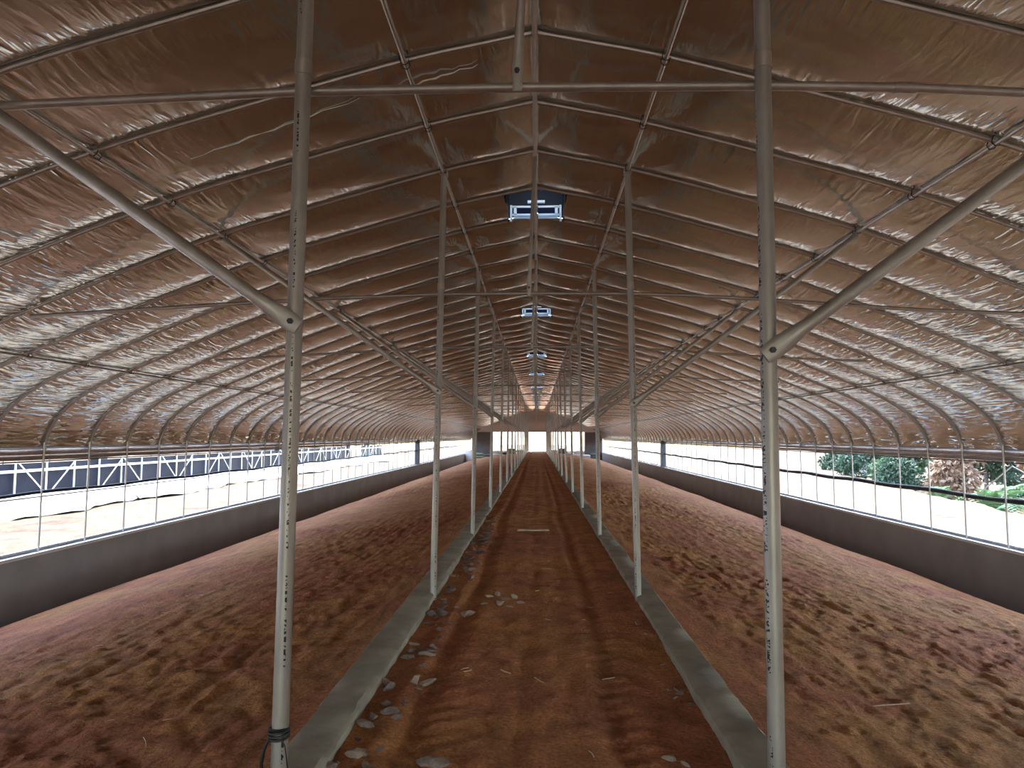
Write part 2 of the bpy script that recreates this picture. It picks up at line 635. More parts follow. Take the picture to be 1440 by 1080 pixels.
struct('floor_left_bed', grid_mesh('floor_left_bed', np.arange(-6.76, -1.10, 0.03), ysteps(Y_BACK, Y_END, 0.005, 0.028),
       lambda X, Y: bed_z(X, Y, -1)), 'bed', 'raked red soil bed sloping down to the low wall on the left')
struct('floor_right_bed', grid_mesh('floor_right_bed', np.arange(1.09, 6.77, 0.03), ysteps(Y_BACK, Y_END, 0.005, 0.028),
       lambda X, Y: bed_z(X, Y, 1)), 'bed', 'raked red soil bed sloping down to the low wall on the right')


# kerbs: slightly chipped concrete strips
def kerb(name, xi, xo, label):
    ys = ysteps(Y_BACK, Y_END, 0.02, 0.09)
    m = MB()
    sg = 1 if xo > xi else -1
    vs_, fs = [], []
    jit = RNG.normal(0, 0.0035, (len(ys), 4))
    for i, y in enumerate(ys):
        vs_ += [(xi + jit[i, 0], y, -0.25), (xi + jit[i, 0] - 0.004 * sg, y, Z_KERB - 0.016 + jit[i, 2] * 0.6),
                (xi + sg * 0.02 + jit[i, 1], y, Z_KERB + jit[i, 3] * 0.5), (xo - sg * 0.012, y, Z_KERB + jit[i, 3] * 0.5),
                (xo + jit[i, 1], y, Z_KERB - 0.012), (xo + jit[i, 1], y, -0.25)]
    for i in range(len(ys) - 1):
        for j in range(5):
            q = (i * 6 + j, i * 6 + j + 1, (i + 1) * 6 + j + 1, (i + 1) * 6 + j)
            fs.append(q if sg > 0 else q[::-1])
    fs.append((0, 1, 2, 3, 4, 5))
    b = (len(ys) - 1) * 6
    fs.append((b + 5, b + 4, b + 3, b + 2, b + 1, b))
    m.add(vs_, fs)
    return struct(name, m, 'kerb', label)


kerb('trim_1', KI_L, KO_L, 'low chipped concrete kerb along the left of the path')
kerb('trim_2', KI_R, KO_R, 'low concrete kerb along the right of the path')


# low side walls
def side_wall(name, s, label):
    m = MB()
    x0, x1 = sorted((s * 6.715, s * 6.90))
    m.box(x0, x1, Y_BACK, Y_END, -1.3, Z_SILL)
    return struct(name, m, 'wall', label)


side_wall('wall_left', -1, 'low grey cement wall below the open left side')
side_wall('wall_right', 1, 'low grey cement wall below the open right side')


# yard outside, with a terrace edge and ditch on the right
def yard_z(X, Y):
    zl = -0.36 + fbm(X * 0.3, Y * 0.3, 3) * 0.10 + fbm(X * 2.5, Y * 2.5, 2) * 0.03
    zr = -0.48 + fbm(X * 0.25, Y * 0.25, 3) * 0.14 + fbm(X * 2.5, Y * 2.5, 2) * 0.03
    edge = 9.35 + 0.168 * Y + 0.002 * np.maximum(0, Y - 20) ** 2 + fbm(Y * 0.5, Y * 0.0, 2) * 0.5
    d = X - edge
    zr = np.where(d > 0, zr - 0.9 * np.clip(d / 1.3, 0, 1) + 1.5 * np.clip((d - 3.0) / 9.0, 0, 3), zr)
    return np.where(X < 0, zl, zr)


def yrange(a, b, near):
    out = [a]
    while out[-1] < b:
        out.append(min(b, out[-1] + (near if out[-1] < 60 else 1.5)))
    return np.array(out)


struct('ground_left_yard', grid_mesh('ground_left_yard', np.concatenate([np.arange(-90, -30, 3.0), np.arange(-30, -6.9, 0.22), [-6.88]]),
       yrange(-34, 140, 0.3), yard_z), 'yard', 'pale sandy yard outside the left wall')
struct('ground_right_yard', grid_mesh('ground_right_yard', np.concatenate([[6.88], np.arange(7.0, 32, 0.22), np.arange(32, 93, 3.0)]),
       yrange(-34, 140, 0.3), yard_z), 'yard', 'pale sandy terrace outside the right wall')
struct('ground_end_yard', grid_mesh('ground_end_yard', np.arange(-6.95, 7.0, 0.5), np.arange(Y_END + 0.15, 141, 0.8),
       lambda X, Y: -0.07 + 0 * X + fbm(X * 0.4, Y * 0.4, 2) * 0.05), 'yard', 'bright yard beyond the far doorway')
struct('ground_back_yard', grid_mesh('ground_back_yard', np.arange(-6.95, 7.0, 1.0), np.arange(-34, Y_BACK - 0.1, 0.9),
       lambda X, Y: -0.1 + 0 * X), 'yard', 'yard behind the viewpoint')

# ------------------------------------------------------------------ end walls
def outline_poly(y, zmin, xlim, th=0.06):
    """gable: arch outline cut below by zmin"""
    pts = [(p.x, p.y) for p in ARC if p.x <= xlim]
    right = pts
    left = [(-x, z) for x, z in reversed(pts)][:-1]
    return left + right


def gable(name, y, zcut, label):
    top = [(x, z + 0.01) for x, z in outline_poly(y, zcut, 6.8)]
    n = len(top)
    m = MB()
    vs_, fs = [], []
    for (x, z) in top:
        vs_ += [(x, y, z), (x, y, min(z, zcut)), (x, y + 0.06, z), (x, y + 0.06, min(z, zcut))]
    for i in range(n - 1):
        a, b = i * 4, (i + 1) * 4
        fs += [(a, b, b + 1, a + 1), (a + 2, a + 3, b + 3, b + 2), (a + 1, b + 1, b + 3, a + 3), (a, a + 2, b + 2, b)]
    m.add(vs_, fs)
    return m


wb = struct('wall_back', gable('wall_back', Y_END, 1.98, ''), 'gable', 'pinkish grey film gable closing the far end')
for i, (a, b) in enumerate(((-6.82, -4.75), (4.95, 6.82))):
    o = obj('side_panel', MB().box(a, b, Y_END - 0.01, Y_END + 0.07, -1.1, 1.985), 'dark_panel', wb)
for i, (a, b) in enumerate(((-1.30, -0.86), (1.02, 1.42))):
    obj('door_jamb', MB().box(a, b, Y_END - 0.05, Y_END + 0.09, -0.2, 2.05), 'jamb', wb)
obj('lintel', MB().box(-0.90, 1.06, Y_END - 0.06, Y_END + 0.05, 2.02, 2.14), 'jamb', wb)
for i, (a, b) in enumerate(((-4.75, -1.30), (1.42, 4.95))):
    obj('sill', MB().box(a, b, Y_END, Y_END + 0.12, -1.1, 0.02), 'wall', wb)
    for q in range(1, 5):
        x = a + (b - a) * q / 5
        obj('mullion', MB().box(x - 0.02, x + 0.02, Y_END + 0.02, Y_END + 0.06, 0.02, 1.985), 'galv', wb)
wf = struct('wall_front', gable('wall_front', Y_BACK - 0.06, 2.3, ''), 'gable', 'film gable behind the viewpoint')
obj('side_panel', MB().box(-6.82, -4.8, Y_BACK - 0.07, Y_BACK, -1.1, 2.31), 'dark_panel', wf)
obj('side_panel', MB().box(4.8, 6.82, Y_BACK - 0.07, Y_BACK, -1.1, 2.31), 'dark_panel', wf)

# ------------------------------------------------------------------ hoops
def up_off(path, d):
    return [(p[0], p[1], p[2] + d) for p in path]


half_r = [(p.x, 0, p.y) for p in ARC]
half_l = [(-p.x, 0, p.y) for p in ARC]
me_hl = MB().tube(half_l, R_HOOP, 8).mesh('arch_pipe_left')
me_hr = MB().tube(half_r, R_HOOP, 8).mesh('arch_pipe_right')
me_leg = MB().tube([(0, 0, Z_EAVE + 0.04), (0.012, 0, 0.5), (0.014, 0, Z_SILL - 0.06)], 0.0145, 8).mesh('side_leg')
me_slv = MB().tube([(0, 0, -0.05), (0, 0, 0.055)], 0.021, 8).mesh('eave_sleeve')
me_rdg = MB().tube([(-0.075, 0, ZR - 0.0165), (0, 0, ZR), (0.075, 0, ZR - 0.0165)], 0.0205, 8).mesh('ridge_sleeve')
for me_, mt in ((me_hl, 'hoop'), (me_hr, 'hoop'), (me_leg, 'galv'), (me_slv, 'hoop'), (me_rdg, 'hoop')):
    me_.materials.append(M[mt])

cl = MB()
cl.tube([(-0.03, -0.024, 0.012), (-0.026, -0.026, -0.035), (0.0, -0.03, -0.050), (0.026, -0.026, -0.035), (0.03, 0.0, 0.016),
         (0.026, 0.026, -0.035), (0.0, 0.03, -0.052), (-0.026, 0.026, -0.035), (-0.03, 0.024, 0.012)], 0.0035, 5)
me_clip = cl.mesh('wire_clip')
me_clip.materials.append(M['clip'])
PUR = [(0.884, 'inner'), (3.007, 'middle'), (5.616, 'lower')]


def hoop_label(k):
    n = k + 1
    if 0 <= n < 16:
        return ('%s roof hoop counted from the camera, thin steel pipe arching over both beds' % ORD[n]).capitalize(), 'near roof hoops'
    if n < 0:
        return 'thin steel roof hoop just outside the top of the picture', 'hoops above the viewpoint'
    return 'thin steel roof hoop in the dense distant run towards the far gable', 'far roof hoops'


for k in range(-3, K_END + 1):
    lb, gp = hoop_label(k)
    t = thing('roof_hoop', lb, 'roof hoop', (0, Y0 + k, 0), gp)
    obj('arch_pipe', me_hl, None, t)
    obj('arch_pipe', me_hr, None, t)
    obj('ridge_sleeve', me_rdg, None, t)
    for s in (-1, 1):
        obj('side_leg', me_leg, None, t, (s * 6.785, 0, 0), 0 if s > 0 else math.pi)
        obj('eave_sleeve', me_slv, None, t, (s * 6.785, 0, Z_EAVE))
    if k <= 12:
        for px, _ in PUR:
            for s in (-1, 1):
                c = obj('wire_clip', me_clip, None, t, (s * px, 0, roof_z(px) + 0.004))
                c.rotation_euler = (0, s * math.atan2(roof_z(px - 0.1) - roof_z(px + 0.1), 0.2), 0)

# ------------------------------------------------------------------ long pipes
def long_pipe(name, x, z, r, mat, label, cat='pipe', wob=0.0, y0=-3.0, y1=Y_END, n=8, step=2.0, joints=True, jr=1.22):
    pts = []
    y = y0
    i = 0
    while y < y1 + 1e-6:
        pts.append((x + random.uniform(-wob, wob), y, z + random.uniform(-wob, wob)))
        y += step
    if pts[-1][1] < y1 - 0.01:
        pts.append((x, y1, z))
    if not joints:
        return tag(obj(name, MB().tube(pts, r, n), mat), label, cat)
    t = thing(name, label, cat, (0, 0, 0))
    obj('pipe', MB().tube(pts, r, n), mat, t)
    jm = None
    yy = y0 + 5.2
    jme = MB().tube([(0, -0.06, 0), (0, 0.06, 0)], r * jr, n).mesh('joint_sleeve')
    jme.materials.append(M[mat])
    while yy < min(y1, 45):
        obj('joint_sleeve', jme, None, t, (x, yy, z))
        yy += 6.0
    return t


drop = R_HOOP + R_PUR
long_pipe('ridge_purlin', 0.0, ZR - R_HOOP - 0.0195, 0.019, 'hoop', 'ridge pipe running along the very top of the roof', 'purlin')
for px, nm in PUR:
    for s, sd in ((-1, 'left'), (1, 'right')):
        sl = math.atan2(roof_z(px - 0.1) - roof_z(px + 0.1), 0.2)
        x = s * (px - math.sin(sl) * drop)
        z = roof_z(px) - math.cos(sl) * drop
        what = {'inner': 'inner purlin pipe carried on the %s row of posts', 'middle': 'middle purlin pipe where the %s braces meet the roof',
                'lower': 'lower purlin pipe above the bend of the %s roof edge'}[nm] % sd
        long_pipe('purlin', x, z, R_PUR, 'hoop', what, 'purlin')

for s, sd in ((-1, 'left'), (1, 'right')):
    x = s * 6.785
    # dark film lock at the foil edge
    tag(obj('film_lock', MB().box(x + s * 0.044 - 0.012, x + s * 0.044 + 0.012, Y_BACK, Y_END, Z_EAVE - 0.012, Z_EAVE + 0.012), 'dark_steel'),
        'dark film-lock strip along the lower edge of the %s foil' % sd, 'strip')
    # skirt added outside the eave to keep sky light off the rolled curtain
    mm = MB()
    a0, a1 = x + s * 0.045, x + s * 0.150
    vv = []
    for yv in (Y_BACK, Y_END):
        vv += [(x + s * 0.0, yv, Z_EAVE + 0.20), (x + s * 0.09, yv, Z_EAVE + 0.06), (x + s * 0.135, yv, Z_EAVE - 0.06), (x + s * 0.140, yv, Z_EAVE - 0.12),
               (x + s * 0.160, yv, Z_EAVE - 0.12), (x + s * 0.155, yv, Z_EAVE - 0.04), (x + s * 0.11, yv, Z_EAVE + 0.09), (x + s * 0.02, yv, Z_EAVE + 0.24)]
    mm.add(vv, [(j, (j + 1) % 8, 8 + (j + 1) % 8, 8 + j) for j in range(8)])
    o = struct('trim_%d' % (3 if s < 0 else 4), mm, 'gable', 'added shading skirt outside the %s eave' % sd)
    # rolled up side curtain
    pts, rs = [], []
    y = Y_BACK
    while y < Y_END:
        pts.append((x + s * 0.066, y, Z_EAVE - 0.065 + random.uniform(-.004, .004)))
        rs.append(0.043 + random.uniform(-.006, .006))
        y += 0.45
    tag(obj('rolled_curtain', MB().tube(pts, rs, 10), 'roll'), 'pale rolled-up film curtain hanging under the %s eave' % sd, 'curtain')
    tag(obj('eave_rail', MB().tube([(x + s * 0.045, Y_BACK, Z_EAVE - 0.132), (x + s * 0.045, Y_END, Z_EAVE - 0.132)], 0.013, 8), 'hoop'),
        'thin steel rail under the rolled curtain on the %s' % sd, 'rail')
    pts, rs = [], []
    y = Y_BACK
    while y < Y_END:
        pts.append((x + s * 0.07, y, Z_EAVE - 0.165 + random.uniform(-.004, .004)))
        rs.append(0.022 + random.uniform(-.004, .004))
        y += 0.6
    tag(obj('curtain_hem', MB().tube(pts, rs, 8), 'roll'), 'thin pale curtain hem below the %s eave rail' % sd, 'curtain')
    tag(obj('hem_pipe', MB().tube([(x + s * 0.055, Y_BACK, Z_EAVE - 0.202), (x + s * 0.055, Y_END, Z_EAVE - 0.202)], 0.011, 6), 'dark_steel'),
        'dark hem pipe at the top of the open %s side' % sd, 'pipe')
    # dark roll at mid height of the opening
    zm, rm_ = (0.70, 0.026) if s < 0 else (0.585, 0.040)
    pts, rs = [], []
    y = Y_BACK
    i = 0
    while y < Y_END:
        pts.append((x + s * (0.018 + rm_), y, zm + 0.012 * math.sin(i * 1.1)))
        rs.append(rm_ * random.uniform(0.82, 1.12))
        y += 0.5
        i += 1
    tag(obj('net_roll', MB().tube(pts, rs, 10), 'dark_tube'), 'dark rolled net tube across the middle of the open %s side' % sd, 'net roll')
    if s < 0:
        tag(obj('net_pipe', MB().tube([(x - 0.05, Y_BACK, zm - 0.055), (x - 0.05, Y_END, zm - 0.055)], 0.012, 6), 'hoop'),
            'thin pipe just under the dark net roll on the left', 'pipe')
    # white angle on the wall and the sill pipe
    m = MB()
    a, b = sorted((s * 6.707, s * 6.752))
    m.box(a, b, Y_BACK, Y_END, Z_SILL, Z_SILL + 0.008)
    a, b = sorted((s * 6.707, s * 6.7148))
    m.box(a, b, Y_BACK, Y_END, Z_SILL - 0.03, Z_SILL + 0.008)
    tag(obj('sill_angle', m, 'white_steel'), 'white angle strip along the top of the %s low wall' % sd, 'strip')
    tag(obj('sill_pipe', MB().tube([(s * 6.875, Y_BACK, Z_SILL + 0.028), (s * 6.875, Y_END, Z_SILL + 0.028)], 0.026, 8), 'galv'),
        'pale sill pipe lying on the outer edge of the %s low wall' % sd, 'pipe')

# diagonal wires in the right-hand opening close by
for (ka, za, kb, zb, lab) in ((6, 1.2, 7, 0.52, 'thin diagonal wire brace before the green fern in the right opening'),
                              (6, 1.2, 5, 0.75, 'thin diagonal wire brace leaning into the right edge of the picture')):
    tag(obj('wire_brace', MB().tube([(6.905, Y0 + ka, za - 0.12), (6.905, Y0 + kb, zb)], 0.009, 6), 'white_steel'), lab, 'brace')

# dark columns half-way down each side
for s, yy, sd in ((-1, 40.0, 'left'), (1, 38.2, 'right')):
    t = thing('dark_column', 'dark square column in the open %s side half-way down the house' % sd, 'column', (s * 6.80, yy + 0.5, Z_SILL))
    obj('shaft', MB().box(-0.12, 0.12, -0.14, 0.14, 0, 1.40), 'dark_steel', t)
    obj('base_plate', MB().box(-0.17, 0.17, -0.2, 0.2, 0, 0.03), 'dark_steel', t)

# ------------------------------------------------------------------ posts, ties, braces, king struts
POST_K = list(range(-2, K_END - 2, 4))


def row_phrase(i, sd):
    if i == 0:
        return 'nearest post of the %s row' % sd
    return '%s post of the %s row from the camera' % (ORD[i], sd)


me_bolt = MB().tube([(0, 0.004, 0), (0, -0.010, 0)], 0.011, 6).mesh('bolt')
me_bolt.materials.append(M['dark_steel'])
me_cap = MB()
me_cap.box(-0.034, 0.034, -0.045, 0.045, -0.012, 0.0)
me_cap.box(-0.034, -0.028, -0.045, 0.045, 0.0, 0.038)
me_cap.box(0.028, 0.034, -0.045, 0.045, 0.0, 0.038)
me_cap = me_cap.mesh('saddle')
me_cap.materials.append(M['hoop'])
me_band = MB().tube([(0, 0, -0.03), (0, 0, 0.03)], 0.0335, 12).mesh('clamp_band')
me_band.materials.append(M['hoop'])

ZT = 2.845
for i, k in enumerate(POST_K):
    y = Y0 + k
    far = i >= 9
    for s, sd in ((-1, 'left'), (1, 'right')):
        xb = s * 0.915 if i == 0 else s * 0.937
        xb = s * 0.86 if (i == 0 and s > 0) else xb
        xt = s * (0.884 - math.sin(0.27) * drop)
        ztop = roof_z(0.884) - drop - R_PUR - 0.012
        if far:
            lb, gp = 'slender steel post in the far end of the %s row' % sd, 'far posts of the %s row' % sd
        else:
            ex = {(0, -1): ', black wire tied round its foot', (0, 1): ', thick in the right foreground'}.get((i, s), ', standing inside the kerb')
            lb, gp = 'grey steel pipe, %s%s' % (row_phrase(i, sd), ex), 'posts of the %s row' % sd
        t = thing('support_post', lb, 'post', (xb, y, 0), gp)
        lean = (xt - xb) / ztop
        pole = obj('pole', MB().tube([(-lean * 0.3, 0, -0.3), (xt - xb, 0, ztop)], 0.030, 14), ('post_l' if s < 0 else 'post_r') if i < 3 else 'post2', t)
        if not far:
            obj('saddle', me_cap, None, t, (xt - xb, 0, ztop + 0.012))
            bz = 1.91 if s < 0 else 1.80
            obj('clamp_band', me_band, None, t, (lean * ZT, 0, ZT + 0.062))
            # brace
            zb2 = roof_z(3.007) - 2 * drop + 0.005
            a = Vector((xb + lean * bz, y - 0.041, bz))
            b = Vector((s * 2.99, y - 0.041, zb2))
            d = (b - a).normalized()
            bt = thing('diagonal_brace', 'steel pipe brace rising outward from the %s' % row_phrase(i, sd), 'brace', tuple(a), 'diagonal braces of the %s row' % sd)
            L = (b - a).length
            ds = [-0.035, 0.0, 0.05, 0.12, 0.16, L * 0.5, L - 0.10, L - 0.05, L]
            rs = [0.030, 0.036, 0.036, 0.029, 0.025, 0.025, 0.025, 0.029, 0.031]
            sq = [(1, 1)] * 9
            m = MB()
            # squash across y at both ends: ring built by hand
            side = Vector((0, 1, 0))
            upv = d.cross(side).normalized()
            vs_, fs = [], []
            thick = [0.006, 0.006, 0.007, 0.02, 0.025, 0.025, 0.025, 0.010, 0.007]
            nn = 12
            for q in range(9):
                p = d * ds[q]
                w = rs[q]
                yo = 0.0
                for j in range(nn):
                    th = 2 * math.pi * j / nn
                    vs_.append(p + upv * (math.cos(th) * w) + side * (math.sin(th) * thick[q] + yo))
            for q in range(8):
                for j in range(nn):
                    j2 = (j + 1) % nn
                    fs.append((q * nn + j, q * nn + j2, (q + 1) * nn + j2, (q + 1) * nn + j))
            fs.append(tuple(range(nn - 1, -1, -1)))
            fs.append(tuple(8 * nn + j for j in range(nn)))
            m.add(vs_, fs)
            obj('brace_pipe', m, 'galv' if s < 0 else 'post2', bt)
            if i < 4:
                obj('bolt', me_bolt, None, bt, (0, -0.008, 0.002))
    # tie
    yt = y + 0.030 + 0.020
    if far:
        lb, gp = 'thin horizontal tie pipe in the far part of the house', 'far tie pipes'
    else:
        lb = 'horizontal steel tie pipe crossing the %s pair of posts' % ORD[i]
        gp = 'tie pipes'
    t = thing('tie_pipe', lb, 'tie pipe', (0, yt, 0), gp)
    r_t = 0.0185 if i < 3 else 0.017
    zl, zr_ = roof_z(4.9) - 0.045, roof_z(4.95) - 0.05
    ptsL = [(-4.9, 0, zl), (-2.95, 0, 2.755), (-2.0, 0, 2.805), (-0.95, 0, ZT - 0.005), (-0.05, 0, ZT)]
    ptsR = [(-0.05, 0, ZT), (0.9, 0, ZT - 0.007), (1.45, 0, ZT - 0.024)]
    ptsX = [(1.45, 0, ZT - 0.024), (2.05, 0, 2.785), (3.6, 0, 2.675), (4.95, 0, zr_)]
    obj('pipe', MB().tube(ptsL + ptsR[1:], r_t, 10), 'galv', t)
    obj('pipe', MB().tube(ptsX, r_t * 0.94, 10), 'galv', t)
    obj('joint_sleeve', MB().tube([(1.38, 0, ZT - 0.022), (1.46, 0, ZT - 0.025)], r_t * 1.16, 10), 'galv', t)
    # king strut
    if far:
        lb, gp = 'short vertical strut between a far tie pipe and the ridge', 'far ridge struts'
    else:
        lb = 'short vertical strut from the %s tie pipe up to the ridge' % ORD[i]
        gp = 'ridge struts'
    t = thing('ridge_strut', lb, 'strut', (-0.06, yt - 0.03, ZT), gp)
    m = MB()
    zt = ZR - 0.055 - ZT
    nn = 10
    lev = [(-0.03, .017, .004), (0.07, .022, .004), (0.12, .021, .008), (0.16, .018, .016), (0.5, .017, .017), (zt - 0.06, .017, .017), (zt, .02, .008)]
    vs_, fs = [], []
    for (z, w, th_) in lev:
        sx_ = 0.055 * max(0, z) / zt
        for j in range(nn):
            th = 2 * math.pi * j / nn
            vs_.append((sx_ + math.cos(th) * w, 0.026 * max(0, z) / zt * -0.5 + math.sin(th) * th_, z))
    for q in range(len(lev) - 1):
        for j in range(nn):
            j2 = (j + 1) % nn
            fs.append((q * nn + j, q * nn + j2, (q + 1) * nn + j2, (q + 1) * nn + j))
    fs.append(tuple(range(nn - 1, -1, -1)))
    fs.append(tuple((len(lev) - 1) * nn + j for j in range(nn)))
    m.add(vs_, fs)
    obj('strut_pipe', m, 'galv', t)
    if i < 3:
        obj('bolt', me_bolt, None, t, (0, -0.003, 0.05))

# black wire tied round the foot of the nearest left post
wt = thing('wire_tie', 'black wire wrapped round the foot of the nearest left post', 'wire', (-0.915, Y0 - 2, 0.42))
mb = MB()
for q in range(4):
    ring = [(0.0355 * math.cos(a), 0.0355 * math.sin(a), -0.014 + q * 0.009 + 0.004 * math.sin(a + q)) for a in [2 * math.pi * j / 16 for j in range(17)]]
    mb.tube(ring, 0.0048, 6)
obj('wrap', mb, 'clip', wt)
obj('loose_end', MB().tube([(0.020, -0.034, -0.012), (0.036, -0.042, -0.03), (0.044, -0.044, -0.07), (0.050, -0.042, -0.12), (0.062, -0.03, -0.18)], 0.0026, 5), 'clip', wt)
obj('loose_end', MB().tube([(-0.026, -0.026, -0.012), (-0.043, -0.028, -0.05), (-0.052, -0.026, -0.10), (-0.05, -0.02, -0.2)], 0.0062, 5), 'clip', wt)


# ------------------------------------------------------------------ ridge vents
def ridge_vent(i, k):
    ya, yb = 0.05, 0.95
    if i < 4:
        lb = ['large square ridge vent with white frames, nearest the camera', 'second ridge vent along the roof, small and white framed',
              'third ridge vent along the roof, a pale patch at the ridge', 'fourth ridge vent along the roof, a tiny pale patch'][i]
        gp = 'ridge vents'
    else:
        lb, gp = 'distant ridge vent showing as a pale speck on the ridge', 'far ridge vents'
    t = thing('ridge_vent', lb, 'roof vent', (0, Y0 + k, 0), gp)
    zb = roof_z(VENT_X)
    H = 0.52
    w = VENT_X
    # side cheeks of the shaft and near upstand (black film)
    for s in (-1, 1):
        a, b = sorted((s * w, s * (w + 0.012)))
        obj('cheek', MB().box(a, b, ya, yb, zb - 0.03, zb + H), 'black', t)
    def board(nm, y0_, y1_, ztop_):
        pr = [(-w, zb + 0.018), (0, ZR + 0.022), (w, zb + 0.018), (w, ztop_), (-w, ztop_)]
        bb = MB().add([(px_, yy_, pz_) for yy_ in (y0_, y1_) for px_, pz_ in pr],
                      [(4, 3, 2, 1, 0), (5, 6, 7, 8, 9)] + [(j, (j + 1) % 5, 5 + (j + 1) % 5, 5 + j) for j in range(5)])
        obj(nm, bb, 'black', t)
    board('upstand', ya - 0.012, ya, zb + 0.16)
    # pitched black lid
    m = MB()
    top = zb + H + 0.10
    vs_ = []
    for y in (ya - 0.10, yb + 0.10):
        vs_ += [(-w - 0.1, y, zb + H), (0, y, top), (w + 0.1, y, zb + H), (w + 0.1, y, zb + H + 0.02), (0, y, top + 0.02), (-w - 0.1, y, zb + H + 0.02)]
    fs = [(0, 1, 4, 5), (1, 2, 3, 4), (11, 10, 7, 6), (10, 9, 8, 7), (0, 6, 7, 1), (1, 7, 8, 2), (5, 4, 10, 11), (4, 3, 9, 10), (2, 8, 9, 3), (0, 5, 11, 6)]
    m.add(vs_, fs)
    obj('lid', m, 'black', t)
    # far face: white frames round two dark panels
    yf = yb
    z0, z1, z2 = zb - 0.01, zb + 0.055, zb + 0.155
    board('back_board', yf, yf + 0.012, zb + H)
    for s in (-1, 1):
        fr = MB()
        def bx(x0, x1, a, b):
            p, q = sorted((s * x0, s * x1))
            fr.box(p, q, yf - 0.028, yf - 0.004, a, b)
        bx(0.03, 0.30, z2 - 0.012, z2 + 0.012)
        bx(0.03, 0.30, z1 - 0.012, z1 + 0.012)
        bx(0.235, 0.270, z1, z2)
        bx(0.290, 0.315, z0 - 0.02, z2 + 0.02)
        f = obj('frame', fr, 'vent_white', t)
        p, q = sorted((s * 0.03, s * 0.235))
        obj('pane', MB().box(p, q, yf - 0.012, yf - 0.001, z1 + 0.012, z2 - 0.012), 'navy', f)
        # curved pale flap under each panel
        fl = MB()
        n = 8
        vs_, fs = [], []
        for j in range(n + 1):
            a = j / n
            yy = yf - 0.03 - 0.12 * math.sin(a * math.pi / 2)
            zz = z1 - 0.012 - 0.075 * a
            for xx in (0.03, 0.27):
                vs_.append((s * xx, yy, zz))
                vs_.append((s * xx, yy + 0.008, zz - 0.004))
        for j in range(n):
            a = j * 4
            fs += [(a, a + 2, a + 6, a + 4), (a + 1, a + 5, a + 7, a + 3), (a, a + 4, a + 5, a + 1), (a + 2, a + 3, a + 7, a + 6)]
        fl.add(vs_, fs)
        obj('flap', fl, 'flap', t)
    obj('latch_bar', MB().box(-0.10, 0.11, yf - 0.10, yf - 0.05, z2 + 0.025, z2 + 0.055), 'vent_white', t)


for i, k in enumerate(VENT_K):
    ridge_vent(i, k)


# ------------------------------------------------------------------ stones, plank, straw, sacks
def stone_mesh(seed, flat=0.4):
    r = random.Random(seed)
    import bmesh
    bm = bmesh.new()
    bmesh.ops.create_icosphere(bm, subdivisions=2, radius=1.0)
    planes = []
    for _ in range(11):
        n = Vector((r.uniform(-1, 1), r.uniform(-1, 1), r.uniform(-.8, .8))).normalized()
        planes.append((n, r.uniform(0.30, 0.72)))
    for v in bm.verts:
        for n, d in planes:
            e = v.co.dot(n) - d
            if e > 0:
                v.co -= n * e
        v.co += Vector((r.uniform(-1, 1), r.uniform(-1, 1), r.uniform(-1, 1))) * 0.035
        v.co.z *= flat
    me = bpy.data.meshes.new('stone')
    bm.to_mesh(me)
    bm.free()
    return me


SM = {}
for mt in ('stone', 'stone_pale', 'stone_purple'):
    SM[mt] = []
    for q in range(5):
        me_ = stone_mesh(q * 7 + len(mt), 0.28 + 0.09 * q)
        me_.materials.append(M[mt])
        SM[mt].append(me_)


def stone(x, y, sz, mt, label, group=None, q=None, sx=1.0):
    me_ = random.choice(SM[mt]) if q is None else SM[mt][q]
    zz = float(path_z(np.array([[x]]), np.array([[y]]))[0, 0])
    o = obj('stone', me_, None, None, (x, y, zz + sz * 0.12), random.uniform(0, 6.28))
    o.scale = (sz * sx * 1.25, sz * (1.2 if sx == 1 else 0.85), sz * 1.2)
    o.rotation_euler = (random.uniform(-.2, .2), random.uniform(-.2, .2), random.uniform(-0.5, 0.5) if sx != 1 else random.uniform(0, 6.28))
    return tag(o, label, 'stone', group)


stone(-0.845, 3.74, 0.062, 'stone', 'flat grey stone beside the left kerb, below a patch of gravel', None, 0, 1.3)
stone(-0.815, 3.40, 0.058, 'stone_pale', 'angular pinkish stone close to the left kerb near the bottom of the picture', None, 1)
stone(-0.435, 3.31, 0.075, 'stone', 'long flat stone in the left rut at the bottom edge of the picture', None, 0, 1.5)
stone(-0.90, 3.26, 0.050, 'stone', 'grey stone touching the left kerb at the bottom of the picture', None, 2)
stone(-0.595, 6.20, 0.085, 'stone_pale', 'large pale pointed stone on the path beside the second left post', None, 1, 1.3)
stone(-0.79, 5.03, 0.075, 'stone_purple', 'long flat purplish stone near the left kerb', None, 0, 1.6)
stone(-0.73, 4.95, 0.05, 'stone_pale', 'pale flat stone beside a longer purplish one near the left kerb', None, 0, 1.4)
stone(-0.655, 4.45, 0.055, 'stone_pale', 'right one of two pale leaning stones near the left kerb', None, 2)
stone(-0.725, 4.42, 0.050, 'stone_pale', 'left one of two pale leaning stones near the left kerb', None, 3)
stone(-0.77, 3.90, 0.045, 'stone_purple', 'small purple stone above the flat grey one by the left kerb', None, 2)
for dx, dy in ((0, 0), (0.07, 0.12), (0.15, -0.05), (0.22, 0.08), (0.10, -0.22), (0.20, -0.30), (-0.04, -0.24), (0.28, -0.12)):
    stone(-0.42 + dx, 6.75 + dy, random.uniform(0.035, 0.06), 'stone_pale', 'pale stone in the loose cluster on the path past the pointed stone', 'stone cluster on the path')
